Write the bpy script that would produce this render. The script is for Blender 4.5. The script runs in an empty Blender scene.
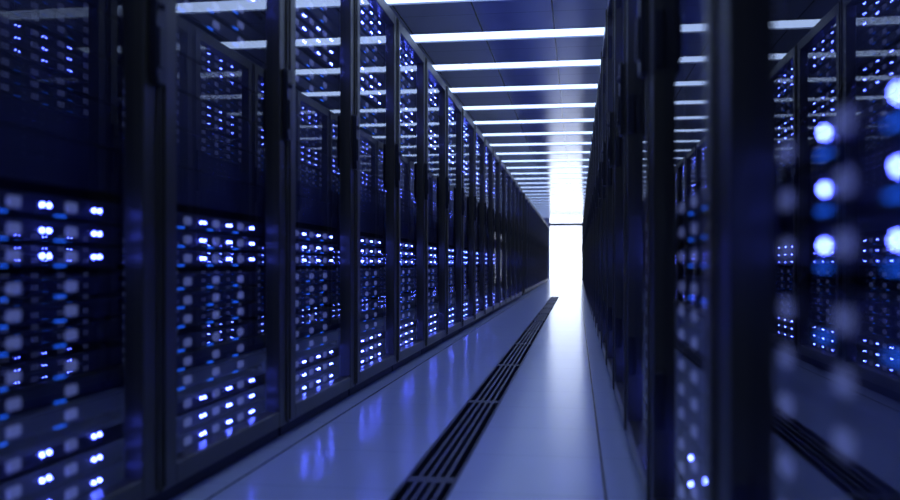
import bpy, bmesh, math, random
from mathutils import Vector, Matrix

S = bpy.context.scene
COL = S.collection
R = math.radians
random.seed(4)

# ------------------------------------------------------------------ camera
CH = 0.604                                   # camera height
cam_d = bpy.data.cameras.new('camera')
cam = bpy.data.objects.new('camera', cam_d)
COL.objects.link(cam)
cam.location = (0, 0, CH)
cam.rotation_euler = (R(90), 0, R(8.26))
cam_d.sensor_width = 36
cam_d.lens = 35
cam_d.shift_y = 14.5 / 900
cam_d.clip_start = 0.02
cam_d.dof.use_dof = True
cam_d.dof.focus_distance = 6.0
cam_d.dof.aperture_fstop = 1.94
S.camera = cam

# ------------------------------------------------------------------ world, exposure
w = bpy.data.worlds.new('world')
w.use_nodes = True
w.node_tree.nodes['Background'].inputs[0].default_value = (0.01, 0.012, 0.05, 1)
w.node_tree.nodes['Background'].inputs[1].default_value = 0.2
S.world = w
S.view_settings.view_transform = 'Standard'
S.view_settings.look = 'None'
S.view_settings.exposure = 0.0
S.view_settings.gamma = 1.0
S.view_settings.use_curve_mapping = False
S.cycles.max_bounces = 10
S.cycles.glossy_bounces = 8
S.cycles.diffuse_bounces = 4
S.cycles.transparent_max_bounces = 40
S.cycles.caustics_reflective = True
S.cycles.sample_clamp_indirect = 3.0
S.cycles.blur_glossy = 0.3

LAMP = ((0.46, 0.62, 1.0), 2.7)              # ceiling light diffusers
END = ((0.80, 0.88, 1.0), 3.0)               # bright doorway at the far end
LED = ((0.075, 0.11, 1.0), 100.0)
BAR = ((0.015, 0.13, 1.0), 2.2)

# ------------------------------------------------------------------ materials
def mat(name, base, rough=0.5, metal=0.0, spec=0.5, em=None, ior=1.45):
    m = bpy.data.materials.new(name)
    m.use_nodes = True
    b = m.node_tree.nodes['Principled BSDF']
    b.inputs['Base Color'].default_value = (*base, 1)
    b.inputs['Roughness'].default_value = rough
    b.inputs['Metallic'].default_value = metal
    b.inputs['Specular IOR Level'].default_value = spec
    b.inputs['IOR'].default_value = ior
    if em:
        b.inputs['Emission Color'].default_value = (*em[0], 1)
        b.inputs['Emission Strength'].default_value = em[1]
    return m

def noisy(m, scale, lo, hi, rlo=None, rhi=None):
    """fine colour and roughness variation from a noise texture"""
    nt = m.node_tree; n = nt.nodes; l = nt.links
    b = n['Principled BSDF']
    tc = n.new('ShaderNodeTexCoord'); no = n.new('ShaderNodeTexNoise')
    no.inputs['Scale'].default_value = scale
    no.inputs['Detail'].default_value = 4
    l.new(tc.outputs['Object'], no.inputs['Vector'])
    mx = n.new('ShaderNodeMix'); mx.data_type = 'RGBA'
    mx.inputs[6].default_value = (*lo, 1); mx.inputs[7].default_value = (*hi, 1)
    l.new(no.outputs['Fac'], mx.inputs[0])
    l.new(mx.outputs[2], b.inputs['Base Color'])
    if rlo is not None:
        mr = n.new('ShaderNodeMapRange')
        mr.inputs['To Min'].default_value = rlo; mr.inputs['To Max'].default_value = rhi
        l.new(no.outputs['Fac'], mr.inputs['Value'])
        l.new(mr.outputs[0], b.inputs['Roughness'])
    return mx

M = {}
M['frame'] = mat('powder_coated_frame', (0.022, 0.025, 0.034), 0.42)
noisy(M['frame'], 60, (0.046, 0.044, 0.028), (0.056, 0.053, 0.035), 0.26, 0.34)
M['shell'] = mat('cabinet_shell', (0.010, 0.011, 0.018), 0.6)
noisy(M['shell'], 20, (0.009, 0.011, 0.030), (0.012, 0.014, 0.038))
M['server'] = mat('server_black', (0.008, 0.009, 0.018), 0.45)
noisy(M['server'], 30, (0.009, 0.011, 0.040), (0.012, 0.015, 0.052))
M['grey_latch'] = mat('latch_added_glow', (0.7, 0.7, 0.7), 0.5, em=((0.24, 0.30, 0.78), 0.18))  # grey server latches, no lamps; faint glow added so they read evenly bright
noisy(M['grey_latch'], 90, (0.58, 0.58, 0.60), (0.64, 0.64, 0.65))
M['handle'] = mat('handle_black', (0.012, 0.013, 0.018), 0.38)
noisy(M['handle'], 40, (0.011, 0.012, 0.016), (0.014, 0.015, 0.02))
M['lock'] = mat('lock_metal', (0.10, 0.10, 0.12), 0.35, metal=0.8)
noisy(M['lock'], 80, (0.09, 0.09, 0.11), (0.12, 0.12, 0.14))
M['led'] = mat('led_lit', (0.1, 0.1, 0.3), 0.3, em=LED)
M['bar'] = mat('activity_blue', (0.0, 0.02, 0.1), 0.3, em=BAR)
M['diffuser'] = mat('lamp_diffuser', (0.8, 0.8, 0.8), 0.4, em=LAMP)
M['housing'] = mat('lamp_housing', (0.30, 0.33, 0.42), 0.5)
noisy(M['housing'], 30, (0.28, 0.31, 0.40), (0.32, 0.35, 0.44))
M['end'] = mat('bright_glass', (0.9, 0.9, 0.9), 0.5, em=END)
M['bar_metal'] = mat('grate_metal', (0.05, 0.055, 0.10), 0.4, metal=0.3)
noisy(M['bar_metal'], 50, (0.045, 0.05, 0.09), (0.06, 0.065, 0.12), 0.35, 0.5)
M['pit'] = mat('channel_dark', (0.004, 0.004, 0.007), 0.8)
noisy(M['pit'], 20, (0.003, 0.003, 0.006), (0.006, 0.006, 0.01))
M['wall'] = mat('wall_paint', (0.20, 0.22, 0.36), 0.6)
noisy(M['wall'], 8, (0.18, 0.20, 0.34), (0.22, 0.24, 0.38))
M['darktrim'] = mat('door_trim', (0.05, 0.055, 0.07), 0.5)
noisy(M['darktrim'], 20, (0.045, 0.05, 0.065), (0.055, 0.06, 0.075))

# tinted door glass: mirror by Fresnel, clear otherwise
g = bpy.data.materials.new('door_glass'); g.use_nodes = True
nt = g.node_tree; n = nt.nodes; l = nt.links
n.remove(n['Principled BSDF'])
tr = n.new('ShaderNodeBsdfTransparent'); tr.inputs[0].default_value = (0.92, 0.93, 0.97, 1)
gl = n.new('ShaderNodeBsdfGlossy'); gl.inputs['Roughness'].default_value = 0.0
gl.inputs['Color'].default_value = (0.96, 0.97, 1, 1)
fr = n.new('ShaderNodeFresnel'); fr.inputs['IOR'].default_value = 2.1
ge = n.new('ShaderNodeNewGeometry')
inv = n.new('ShaderNodeMath'); inv.operation = 'SUBTRACT'; inv.inputs[0].default_value = 1
l.new(ge.outputs['Backfacing'], inv.inputs[1])
mu = n.new('ShaderNodeMath'); mu.operation = 'MULTIPLY'
l.new(inv.outputs[0], mu.inputs[1])
mx = n.new('ShaderNodeMixShader')
cl = n.new('ShaderNodeClamp'); cl.inputs['Min'].default_value = 0.0; cl.inputs['Max'].default_value = 0.28
l.new(fr.outputs[0], cl.inputs['Value']); l.new(cl.outputs[0], mu.inputs[0])   # coated glass: steady mirror
l.new(mu.outputs[0], mx.inputs[0]); l.new(tr.outputs[0], mx.inputs[1]); l.new(gl.outputs[0], mx.inputs[2])
l.new(mx.outputs[0], n['Material Output'].inputs[0])
M['glass'] = g

def line_mask(nt, sock, pos, half):
    """1 where |value - pos| < half"""
    a = nt.nodes.new('ShaderNodeMath'); a.operation = 'COMPARE'
    nt.links.new(sock, a.inputs[0]); a.inputs[1].default_value = pos; a.inputs[2].default_value = half
    return a.outputs[0]

def tiled(m, lo, hi, seam, xs, half_x, pitch, offs, half_y, scale=3.0, cross=None):
    """surface with long seams at the given x and cross seams repeating along y"""
    nt = m.node_tree; n = nt.nodes; l = nt.links
    mx = noisy(m, scale, lo, hi)
    ge = n.new('ShaderNodeNewGeometry'); sp = n.new('ShaderNodeSeparateXYZ')
    l.new(ge.outputs['Position'], sp.inputs[0])
    def mix(prev, mask, col):
        s = n.new('ShaderNodeMix'); s.data_type = 'RGBA'
        l.new(mask, s.inputs[0]); l.new(prev, s.inputs[6]); s.inputs[7].default_value = (*col, 1)
        return s.outputs[2]
    out = mx.outputs[2]
    for o in offs:
        ad = n.new('ShaderNodeMath'); ad.operation = 'ADD'; ad.inputs[1].default_value = 100 * pitch - o
        l.new(sp.outputs[1], ad.inputs[0])
        mo = n.new('ShaderNodeMath'); mo.operation = 'WRAP'
        mo.inputs[1].default_value = -pitch / 2; mo.inputs[2].default_value = pitch / 2
        l.new(ad.outputs[0], mo.inputs[0])
        out = mix(out, line_mask(nt, mo.outputs[0], 0, half_y), cross or seam)
    for x in xs:
        out = mix(out, line_mask(nt, sp.outputs[0], x, half_x), seam)
    l.new(out, n['Principled BSDF'].inputs['Base Color'])

PITCH = 0.943
Y0 = 0.116
TILE = PITCH / 2
M['floor'] = mat('floor_tiles', (0.3, 0.3, 0.5), 0.18)
tiled(M['floor'], (0.54, 0.61, 0.84), (0.58, 0.65, 0.88), (0.03, 0.03, 0.06),
      (-0.94, 0.074), 0.0035, TILE, (2.30 % TILE,), 0.002, cross=(0.36, 0.41, 0.60))
M['ceiling'] = mat('ceiling_panels', (0.2, 0.2, 0.3), 0.15)
LP, LY, LW = 1.167, 7.486, 0.30              # lamp pitch, near edge of one lamp, lamp width
tiled(M['ceiling'], (0.56, 0.61, 0.82), (0.60, 0.65, 0.86), (0.01, 0.01, 0.02),
      tuple(-0.19 + 0.61 * k for k in range(-3, 4)), 0.006, LP, ((LY + LW + 0.33) % LP, (LY - 0.06) % LP), 0.004,
      scale=1.5, cross=(0.25, 0.27, 0.40))

# ------------------------------------------------------------------ mesh helpers
class MB:
    def __init__(s):
        s.bm = bmesh.new(); s.mats = []
    def mi(s, m):
        if m not in s.mats: s.mats.append(m)
        return s.mats.index(m)
    def box(s, x0, x1, y0, y1, z0, z1, m, bev=0.0, segs=1):
        r = bmesh.ops.create_cube(s.bm, size=1)
        vs = r['verts']
        for v in vs:
            v.co = Vector((x0 + (v.co.x + .5) * (x1 - x0), y0 + (v.co.y + .5) * (y1 - y0), z0 + (v.co.z + .5) * (z1 - z0)))
        fs = set(f for v in vs for f in v.link_faces)
        k = s.mi(m)
        for f in fs: f.material_index = k
        if bev:
            es = list(set(e for v in vs for e in v.link_edges))
            rb = bmesh.ops.bevel(s.bm, geom=es, offset=bev, segments=segs, affect='EDGES')
            for f in rb['faces']: f.material_index = k
    def prism(s, pts, axis, a0, a1, m, bev=0.0):
        """polygon pts in the two other axes, extruded along axis from a0 to a1"""
        def P(p, a):
            return {'x': (a, p[0], p[1]), 'y': (p[0], a, p[1]), 'z': (p[0], p[1], a)}[axis]
        v0 = [s.bm.verts.new(P(p, a0)) for p in pts]
        v1 = [s.bm.verts.new(P(p, a1)) for p in pts]
        k = s.mi(m); nn = len(pts); fs = []
        fs.append(s.bm.faces.new(v0)); fs.append(s.bm.faces.new(list(reversed(v1))))
        for i in range(nn):
            fs.append(s.bm.faces.new((v0[i], v1[i], v1[(i + 1) % nn], v0[(i + 1) % nn])))
        for f in fs: f.material_index = k
        bmesh.ops.recalc_face_normals(s.bm, faces=fs)
        if bev:
            es = list(set(e for f in fs for e in f.edges))
            rb = bmesh.ops.bevel(s.bm, geom=es, offset=bev, segments=1, affect='EDGES')
            for f in rb['faces']: f.material_index = k
    def dome(s, x, y, z, r, d, m, seg=10):
        """little LED lens standing proud of a face, pointing to -y"""
        k = s.mi(m); rings = []
        for q, (rr, dd) in enumerate(((1, 0), (1, .45), (.8, .8), (.4, 1))):
            rings.append([s.bm.verts.new((x + r * rr * math.cos(2 * math.pi * i / seg), y - d * dd, z + r * rr * math.sin(2 * math.pi * i / seg))) for i in range(seg)])
        fs = []
        for a, b in zip(rings, rings[1:]):
            for i in range(seg):
                fs.append(s.bm.faces.new((a[i], a[(i + 1) % seg], b[(i + 1) % seg], b[i])))
        fs.append(s.bm.faces.new(rings[-1])); fs.append(s.bm.faces.new(list(reversed(rings[0]))))
        bmesh.ops.recalc_face_normals(s.bm, faces=fs)
        for f in fs: f.material_index = k
    def mesh(s, name):
        me = bpy.data.meshes.new(name)
        s.bm.to_mesh(me); s.bm.free()
        for m in s.mats: me.materials.append(m)
        return me

def link(name, me, parent=None, loc=None, rotz=0, **props):
    o = bpy.data.objects.new(name, me)
    COL.objects.link(o)
    if parent: o.parent = parent
    if loc: o.location = loc
    if rotz: o.rotation_euler = (0, 0, rotz)
    for k, v in props.items(): o[k] = v
    return o

def copy_tree(o, parent=None):
    c = o.copy(); COL.objects.link(c)
    if parent: c.parent = parent
    for ch in o.children: copy_tree(ch, c)
    return c

# ------------------------------------------------------------------ the room
NEAR, FAR = -1.4, 38.0
XL, XR = -2.25, 1.45
CZ = CH + 2.0
GX0, GX1 = -0.480, -0.330
GL = PITCH / 2 * 3
GEND = 2.43 - GL * 2
while GEND + GL < 17.2: GEND += GL
#                   # floor channel
b = MB()
b.box(XL, GX0, NEAR, FAR, -0.1, 0, M['floor'])
b.box(GX1, XR, NEAR, FAR, -0.1, 0, M['floor'])
b.box(GX0, GX1, NEAR, GEND, -0.1, -0.06, M['pit'])
b.box(GX0, GX1, GEND, FAR, -0.1, 0, M['floor'])
link('floor', b.mesh('floor'), kind='structure')
b = MB(); b.box(XL - .1, XL, NEAR, FAR, -0.1, CZ + .1, M['wall']); link('wall_left', b.mesh('wall_left'), kind='structure')
b = MB(); b.box(XR, XR + .1, NEAR, FAR, -0.1, CZ + .1, M['wall']); link('wall_right', b.mesh('wall_right'), kind='structure')
b = MB(); b.box(XL, XR, NEAR - .1, NEAR, -0.1, CZ + .1, M['wall']); link('wall_near', b.mesh('wall_near'), kind='structure')
DX0, DX1 = -1.16, 0.26                       # bright glazed doorway in the far wall
b = MB()
b.box(XL, DX0, FAR, FAR + .12, -0.1, CZ + .1, M['wall'])
b.box(DX1, XR, FAR, FAR + .12, -0.1, CZ + .1, M['wall'])
link('wall_far', b.mesh('wall_far'), kind='structure')
b = MB(); b.box(DX0, DX1, FAR + .04, FAR + .06, 0.0, CZ, M['end'])
link('window_1', b.mesh('window_1'), kind='structure')
b = MB(); b.box(DX0, DX1, FAR - .01, FAR + .04, CH + 1.66, CH + 1.79, M['darktrim'], .004)
link('trim_1', b.mesh('trim_1'), kind='structure')

# ceiling with long slots for the lights
LX0, LX1 = -2.2, 1.4
lamps = [LY + LP * k for k in range(-7, 27)]
lamps = [y for y in lamps if y > NEAR + .1 and y + LW < FAR - .2]
b = MB()
b.box(XL, LX0, NEAR, FAR, CZ, CZ + .02, M['ceiling'])
b.box(LX1, XR, NEAR, FAR, CZ, CZ + .02, M['ceiling'])
prev = NEAR
for y in lamps:
    b.box(LX0, LX1, prev, y, CZ, CZ + .02, M['ceiling'])
    prev = y + LW
b.box(LX0, LX1, prev, FAR, CZ, CZ + .02, M['ceiling'])
b.box(XL, XR, NEAR, FAR, CZ + .09, CZ + .12, M['wall'])
link('ceiling', b.mesh('ceiling'), kind='structure')

NUM = ['zeroth', 'first', 'second', 'third', 'fourth', 'fifth', 'sixth', 'seventh', 'eighth', 'ninth', 'tenth', 'eleventh',
       'twelfth', 'thirteenth', 'fourteenth', 'fifteenth', 'sixteenth', 'seventeenth', 'eighteenth', 'nineteenth', 'twentieth']
def nth(k):
    if k <= 20: return NUM[k]
    if k < 30: return 'twenty-' + NUM[k - 20]
    return 'thirtieth' if k == 30 else 'thirty-' + NUM[k - 30]

# ------------------------------------------------------------------ ceiling lights
hb = MB()
e = 0.001
hb.box(LX0 + e, LX1 - e, e, .006, .0, .07, M['housing'])
hb.box(LX0 + e, LX1 - e, LW - .006, LW - e, .0, .07, M['housing'])
hb.box(LX0 + e, LX0 + .006, .006, LW - .006, .0, .07, M['housing'])
hb.box(LX1 - .006, LX1 - e, .006, LW - .006, .0, .07, M['housing'])
hb.box(LX0 + .006, LX1 - .006, .006, LW - .006, .06, .07, M['housing'])
housing = hb.mesh('lamp_housing')
db = MB(); db.box(LX0 + .007, LX1 - .007, .007, LW - .007, .012, .058, M['diffuser'], .003)
diff = db.mesh('lamp_diffuser')
lamp0 = link('ceiling_light', None)
link('housing', housing, lamp0); link('diffuser', diff, lamp0)
seen = 0
for i, y in enumerate(lamps):
    o = lamp0 if i == 0 else copy_tree(lamp0)
    o.location = (0, y, CZ)
    o['category'] = 'ceiling light'; o['group'] = 'long ceiling lights across the aisle'
    if y < 6:
        o['label'] = 'long white ceiling light above the camera end, out of the direct view'
    else:
        seen += 1
        o['label'] = 'long white ceiling light strip, %s from the front of those crossing the aisle' % nth(seen)

# ------------------------------------------------------------------ floor grates
gb = MB()
gw = GX1 - GX0
for x0, x1 in ((0.001, 0.010), (gw - 0.010, gw - 0.001)):
    gb.box(x0, x1, 0.002, GL - .002, -.03, .0, M['bar_metal'], .0015)
frame_me = None
gb.box(0.010, gw - 0.010, 0.002, 0.030, -.03, -.0005, M['bar_metal'], .0015)
gb.box(0.010, gw - 0.010, GL - 0.030, GL - 0.002, -.03, -.0005, M['bar_metal'], .0015)
gframe = gb.mesh('grate_frame')
sb = MB(); sb.box(-.0065, .0065, 0.030, GL - 0.030, -.03, -.001, M['bar_metal'], .0015)
slat = sb.mesh('grate_slat')
grate0 = link('floor_grate', None)
link('frame', gframe, grate0)
for k in range(4):
    link('slat', slat, grate0, (0.010 + (gw - .02) * (k + 1) / 5, 0, 0))
ys = 2.43 - GL * 2
i = 0
while ys + GL < 17.2:
    if ys > NEAR:
        o = grate0 if i == 0 else copy_tree(grate0)
        o.location = (GX0, ys, 0)
        o['category'] = 'floor grate'; o['group'] = 'floor grates end to end down the aisle'
        if ys < 1: o['label'] = 'dark slotted floor grate at the very front, ending at the picture bottom' if ys > 0.5 else 'dark slotted floor grate beside the camera, below the picture'
        else: o['label'] = 'dark slotted floor grate, %s panel counted from the picture bottom' % nth(i)
        i += 1
    ys += GL

# ------------------------------------------------------------------ server cabinets
HW = PITCH / 2
DEPTH = 1.0
U0, U1 = 0.087, 0.856                        # door opening across the front
ZB, ZT = 0.050, CH + 1.392                   # door bottom and top
OB, OT = 0.104, CH + 1.329                   # opening bottom and top
FACE = 0.067                                 # depth of the server faces behind the door front
def U(u): return u - HW

GROUPS_LOW = (0.12, -0.0465, -0.2145, -0.3825)
GROUPS_HIGH = (1.3135, 1.147, 0.98, 0.8135)
LIT = (0.12, -0.3825, 0.98, 1.3135)
NOBAR = (-0.3825, 0.98)
RP = 0.0515

cb = MB()
cb.box(U(.003), U(.021), .054, DEPTH, .05, ZT - .002, M['shell'], .002)
cb.box(U(.922), U(.940), .054, DEPTH, .05, ZT - .002, M['shell'], .002)
cb.box(U(.021), U(.922), DEPTH - .02, DEPTH, .05, ZT - .002, M['shell'])
cb.box(U(.021), U(.922), .054, DEPTH - .02, ZT - .022, ZT - .002, M['frame'])
cb.box(U(.021), U(.922), .054, DEPTH - .02, .05, .072, M['shell'])
cabinet_me = cb.mesh('cabinet')
pb = MB(); pb.box(U(.01), U(.933), .03, DEPTH - .02, .0, .05, M['shell'], .003)
plinth_me = pb.mesh('plinth')
fb = MB()                                    # door frame: two stiles, two rails, a raised outer lip
ms = M['frame']
fb.box(U(.008), U(U0), 0, .052, ZB, ZT, ms, .003)
fb.box(U(U1), U(.935), 0, .052, ZB, ZT, ms, .003)
fb.box(U(U0 - .002), U(U1 + .002), .0005, .052, ZB, OB, ms, .003)
fb.box(U(U0 - .002), U(U1 + .002), .0005, .052, OT, ZT, ms, .003)
fb.box(U(.012), U(.022), -.006, .001, ZB + .01, ZT - .01, ms, .002)
fb.box(U(.921), U(.931), -.006, .001, ZB + .01, ZT - .01, ms, .002)
door_me = fb.mesh('door_frame')
gb = MB(); gb.box(U(U0 + .0005), U(U1 - .0005), .024, .029, OB + .0005, OT - .0005, M['glass'])
glass_me = gb.mesh('glass_pane')
rb = MB(); rb.box(-.014, .014, 0, .035, .0725, ZT - .025, M['shell'], .002)
rail_me = rb.mesh('mounting_rail')
bb = MB()                                    # blanking plates over the empty middle
z = CH + 0.165
while z < CH + 0.66:
    bb.box(U(.051), U(.892), FACE + .004, FACE + .012, z, z + .1005, M['server'], .002)
    z += .103
blank_me = bb.mesh('blanking_panel')
hb = MB()                                    # swing handle on the latch stile
hz0, hz1, hz2 = CH + .430, CH + .575, CH + .672
hb.prism([(U(.880), hz0 + .028), (U(.890), hz0), (U(.930), hz0), (U(.934), hz0 + .006), (U(.934), hz2 - .006), (U(.930), hz2), (U(.885), hz2), (U(.880), hz2 - .008)], 'y', -.020, .0, M['handle'], .002)
hb.box(U(.885), U(.910), -.026, -.019, hz0 + .035, hz1 - .01, M['handle'], .003)
handle_me = hb.mesh('door_handle')
lb = MB()
lb.dome(U(.909), -.020, CH + .618, .012, .008, M['lock'], 16)
lb.box(U(.908), U(.910), -.029, -.027, CH + .610, CH + .626, M['handle'])
lock_me = lb.mesh('lock')
nb = MB(); nb.box(U(U0 + .0005), U(U0 + .010), .002, .023, 0, .125, M['handle'], .003)
hinge_me = nb.mesh('hinge')

rack0 = link('server_cabinet', None)
link('cabinet_body', cabinet_me, rack0)
link('plinth', plinth_me, rack0)
for uu in (.0355, .9075):
    for yy in (.075, .80): link('mounting_rail', rail_me, rack0, (U(uu), yy, 0))
link('blanking_panel', blank_me, rack0)
door0 = link('door', door_me, rack0)
link('glass_pane', glass_me, door0)
h0 = link('handle', handle_me, door0)
link('lock', lock_me, door0)
for zz in (.25, CH + .42, 1.70): link('hinge', hinge_me, door0, (0, 0, zz))

GAP_K, GAP = 17, 0.95                        # cross aisle after 17 cabinets
slots = []                                   # (side, number in its row, centre y, past the gap)
for side in ('left', 'right'):
    for k in range(32):
        y = Y0 + PITCH * (k + .5) + (GAP if k >= GAP_K else 0)
        if y + HW > FAR - 4.4: break
        slots.append((side, k, y, k >= GAP_K))
def place(o, side, y, z=0):
    if side == 'left': o.location = (-1.0, y, z); o.rotation_euler = (0, 0, R(90))
    else: o.location = (0.16, y, z); o.rotation_euler = (0, 0, R(-90))
def rack_phrase(side, k):
    if side == 'left': return '%s cabinet in the left row' % nth(k)
    return '%s cabinet in the right row' % nth(k + 1)
first = True
for side, k, y, past in slots:
    o = rack0 if first else copy_tree(rack0)
    first = False
    place(o, side, y)
    if past: o.location.x += -.01 if side == 'left' else .01
    o['category'] = 'server cabinet'
    o['group'] = 'glass-door server cabinets along the %s side' % side
    if past:
        o['label'] = 'small far black server cabinet, %s past the break in the %s row' % (nth(k - GAP_K + 1), side)
    elif side == 'left':
        if k == 0: o['label'] = 'black server cabinet beside the camera, just outside the left edge'
        elif k == 1: o['label'] = 'nearest black glass-door server cabinet, cut off by the left edge'
        else: o['label'] = 'black glass-door server cabinet, %s from the left edge in the left row' % nth(k)
    else:
        if k == 0: o['label'] = 'nearest black glass-door server cabinet at right edge, with large blurred lights'
        else: o['label'] = 'black glass-door server cabinet, %s from the right edge in the right row' % nth(k + 1)

# ------------------------------------------------------------------ servers
SH = 0.0445                                  # height of one server
def chassis(mb):
    mb.box(U(.0505), U(.8925), FACE, .78, -SH / 2, SH / 2, M['server'], .0012)
    for k in range(4):                       # faint drive bay lids
        a = .056 + .2085 * k
        mb.box(U(a), U(a + .205), FACE - .003, FACE + .001, -SH / 2 + .004, SH / 2 - .004, M['server'], .001)
LAT = {'left': [0.278, 0.469, 0.6605], 'right': [0.083, 0.288, 0.478, 0.673]}
LD = {'left': [0.383, 0.574, 0.7645], 'right': [0.221, 0.408, 0.593]}
BR = {'left': [0.242, 0.433, 0.624], 'right': [0.218, 0.403, 0.593]}
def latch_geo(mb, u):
    mb.box(U(u - .021), U(u + .021), FACE - .010, FACE - .003, -.0115, .0115, M['grey_latch'], .003, 2)
    mb.box(U(u - .012), U(u + .012), FACE - .0125, FACE - .0095, -.005, -.002, M['grey_latch'], .0008)
def led_geo(mb, u, low=False, single=False):
    for d in ((0,) if single else (-.0118, .0118)):
        if low: mb.box(U(u + d - .0025), U(u + d + .0025), FACE - .006, FACE - .003, -.0025, .0025, M['led'])
        else: mb.dome(U(u + d), FACE - .003, 0, .0034, .0035, M['led'], 8)
def bar_geo(mb, u, low=False):
    for d in (-.014, 0, .014):
        mb.box(U(u + d - .004), U(u + d + .004), FACE - .005, FACE - .003, -.0210, -.0180, M['bar'])

c = MB(); chassis(c); chassis_me = c.mesh('server_chassis')
latch_me, led_me, bar_me = {}, {}, {}
for sd in ('left', 'right'):
    latch_me[sd], led_me[sd], bar_me[sd] = [], [], []
    for u in LAT[sd]: c = MB(); latch_geo(c, u); latch_me[sd].append(c.mesh('grey_latch'))
    for u in LD[sd]: c = MB(); led_geo(c, u, False, sd == 'right'); led_me[sd].append(c.mesh('status_light'))
    for u in BR[sd]: c = MB(); bar_geo(c, u); bar_me[sd].append(c.mesh('activity_light'))

def make_server(sd, lit, bars):
    t = link('rack_server', None)
    link('chassis', chassis_me, t)
    for me in latch_me[sd]: link('grey_latch', me, t)
    if lit:
        for me in led_me[sd]: link('status_light', me, t)
    if bars:
        for me in bar_me[sd]: link('activity_light', me, t)
    return t
def small_mesh(mb, sd, lit, bars, full=True):
    if full: chassis(mb)
    else: mb.box(U(.0505), U(.8925), FACE, .60, -SH / 2, SH / 2, M['server'])
    for u in LAT[sd]: mb.box(U(u - .021), U(u + .021), FACE - .009, FACE - .0005, -.0115, .0115, M['grey_latch'])
    if lit:
        for u in LD[sd]: led_geo(mb, u, True)
    if bars:
        for u in BR[sd]: bar_geo(mb, u, True)
protos, smalls = {}, {}
GNAME = {0.12: 'lit middle trio', -0.0465: 'dim trio under the lit middle', -0.2145: 'dim trio above the lit lowest',
         -0.3825: 'lit lowest trio', 0.8135: 'dim trio of the upper half', 0.98: 'lit upper trio',
         1.147: 'dim second highest trio', 1.3135: 'lit highest trio'}
POS = ['top', 'centre', 'bottom']


SV, SF, SM, SMATS, SPROTO = [], [], [], [M['server'], M['grey_latch'], M['led'], M['bar']], {}
def add_stuff(T, sd, lit, bars):
    if (sd, lit, bars) not in SPROTO:
        c = MB(); small_mesh(c, sd, lit, bars, False); me = c.mesh('t')
        SPROTO[(sd, lit, bars)] = ([v.co.copy() for v in me.vertices], [(tuple(p.vertices), SMATS.index(me.materials[p.material_index])) for p in me.polygons])
        bpy.data.meshes.remove(me)
    vs, ps = SPROTO[(sd, lit, bars)]
    o = len(SV)
    SV.extend(tuple(T @ v) for v in vs)
    for f, m in ps:
        SF.append(tuple(i + o for i in f)); SM.append(m)
def wants(side, k):
    """rows (y above the camera) of this cabinet that are built as things of their own"""
    if side == 'left':
        if k == 1: return (-1, .2)
        if k == 2: return (-1, 1.0)
        if k == 3: return (-1, 1.16)
        if 4 <= k <= 12: return (-1, 2)
    else:
        if k == 0: return (-.33, .2)
        if k == 1: return (-1, .2)
    return None
count = 0
for side, k, y, past in slots:
    lim = wants(side, k)
    for gtop in GROUPS_HIGH + GROUPS_LOW:
        for r in range(3):
            Yr = gtop - RP * r
            lit = gtop in LIT; bars = gtop not in NOBAR
            if side == 'right' and k == 1 and gtop == 0.12: lit = False
            if side == 'right' and k < 2 and (gtop < -.1 or (gtop < 0 and r)): bars = False
            z = CH + Yr
            if lim and lim[0] < Yr < lim[1]:
                near = (side == 'left' and k <= 6) or side == 'right'
                D = protos if near else smalls
                key = (side, lit, bars)
                if key not in D:
                    if near: o = make_server(side, lit, bars)
                    else:
                        c = MB(); small_mesh(c, side, lit, bars); o = link('rack_server', c.mesh('rack_server'))
                    D[key] = o
                else:
                    o = copy_tree(D[key])
                place(o, side, y, z)
                o['category'] = 'server'
                where = 'nearest' if k == (1 if side == 'left' else 0) else nth(k if side == 'left' else k + 1)
                o['group'] = 'servers stacked in the %s %s-hand cabinet' % (where, side)
                o['label'] = '%s server, %s, %s %s-row cabinet' % (POS[r], GNAME[gtop], where, side)
                count += 1
            else:
                x = -1.0 if side == 'left' else .16
                if past: x += -.01 if side == 'left' else .01
                T = Matrix.Translation((x, y, z)) @ Matrix.Rotation(R(90 if side == 'left' else -90), 4, 'Z')
                add_stuff(T, side, lit, bars)
me = bpy.data.meshes.new('distant_servers')
me.from_pydata(SV, [], SF)
for m in SMATS: me.materials.append(m)
me.polygons.foreach_set('material_index', SM)
me.update()
link('rack_server', me, kind='stuff', category='server',
     label='rows of slim servers with tiny lights in the distant cabinets')
print('servers', count)
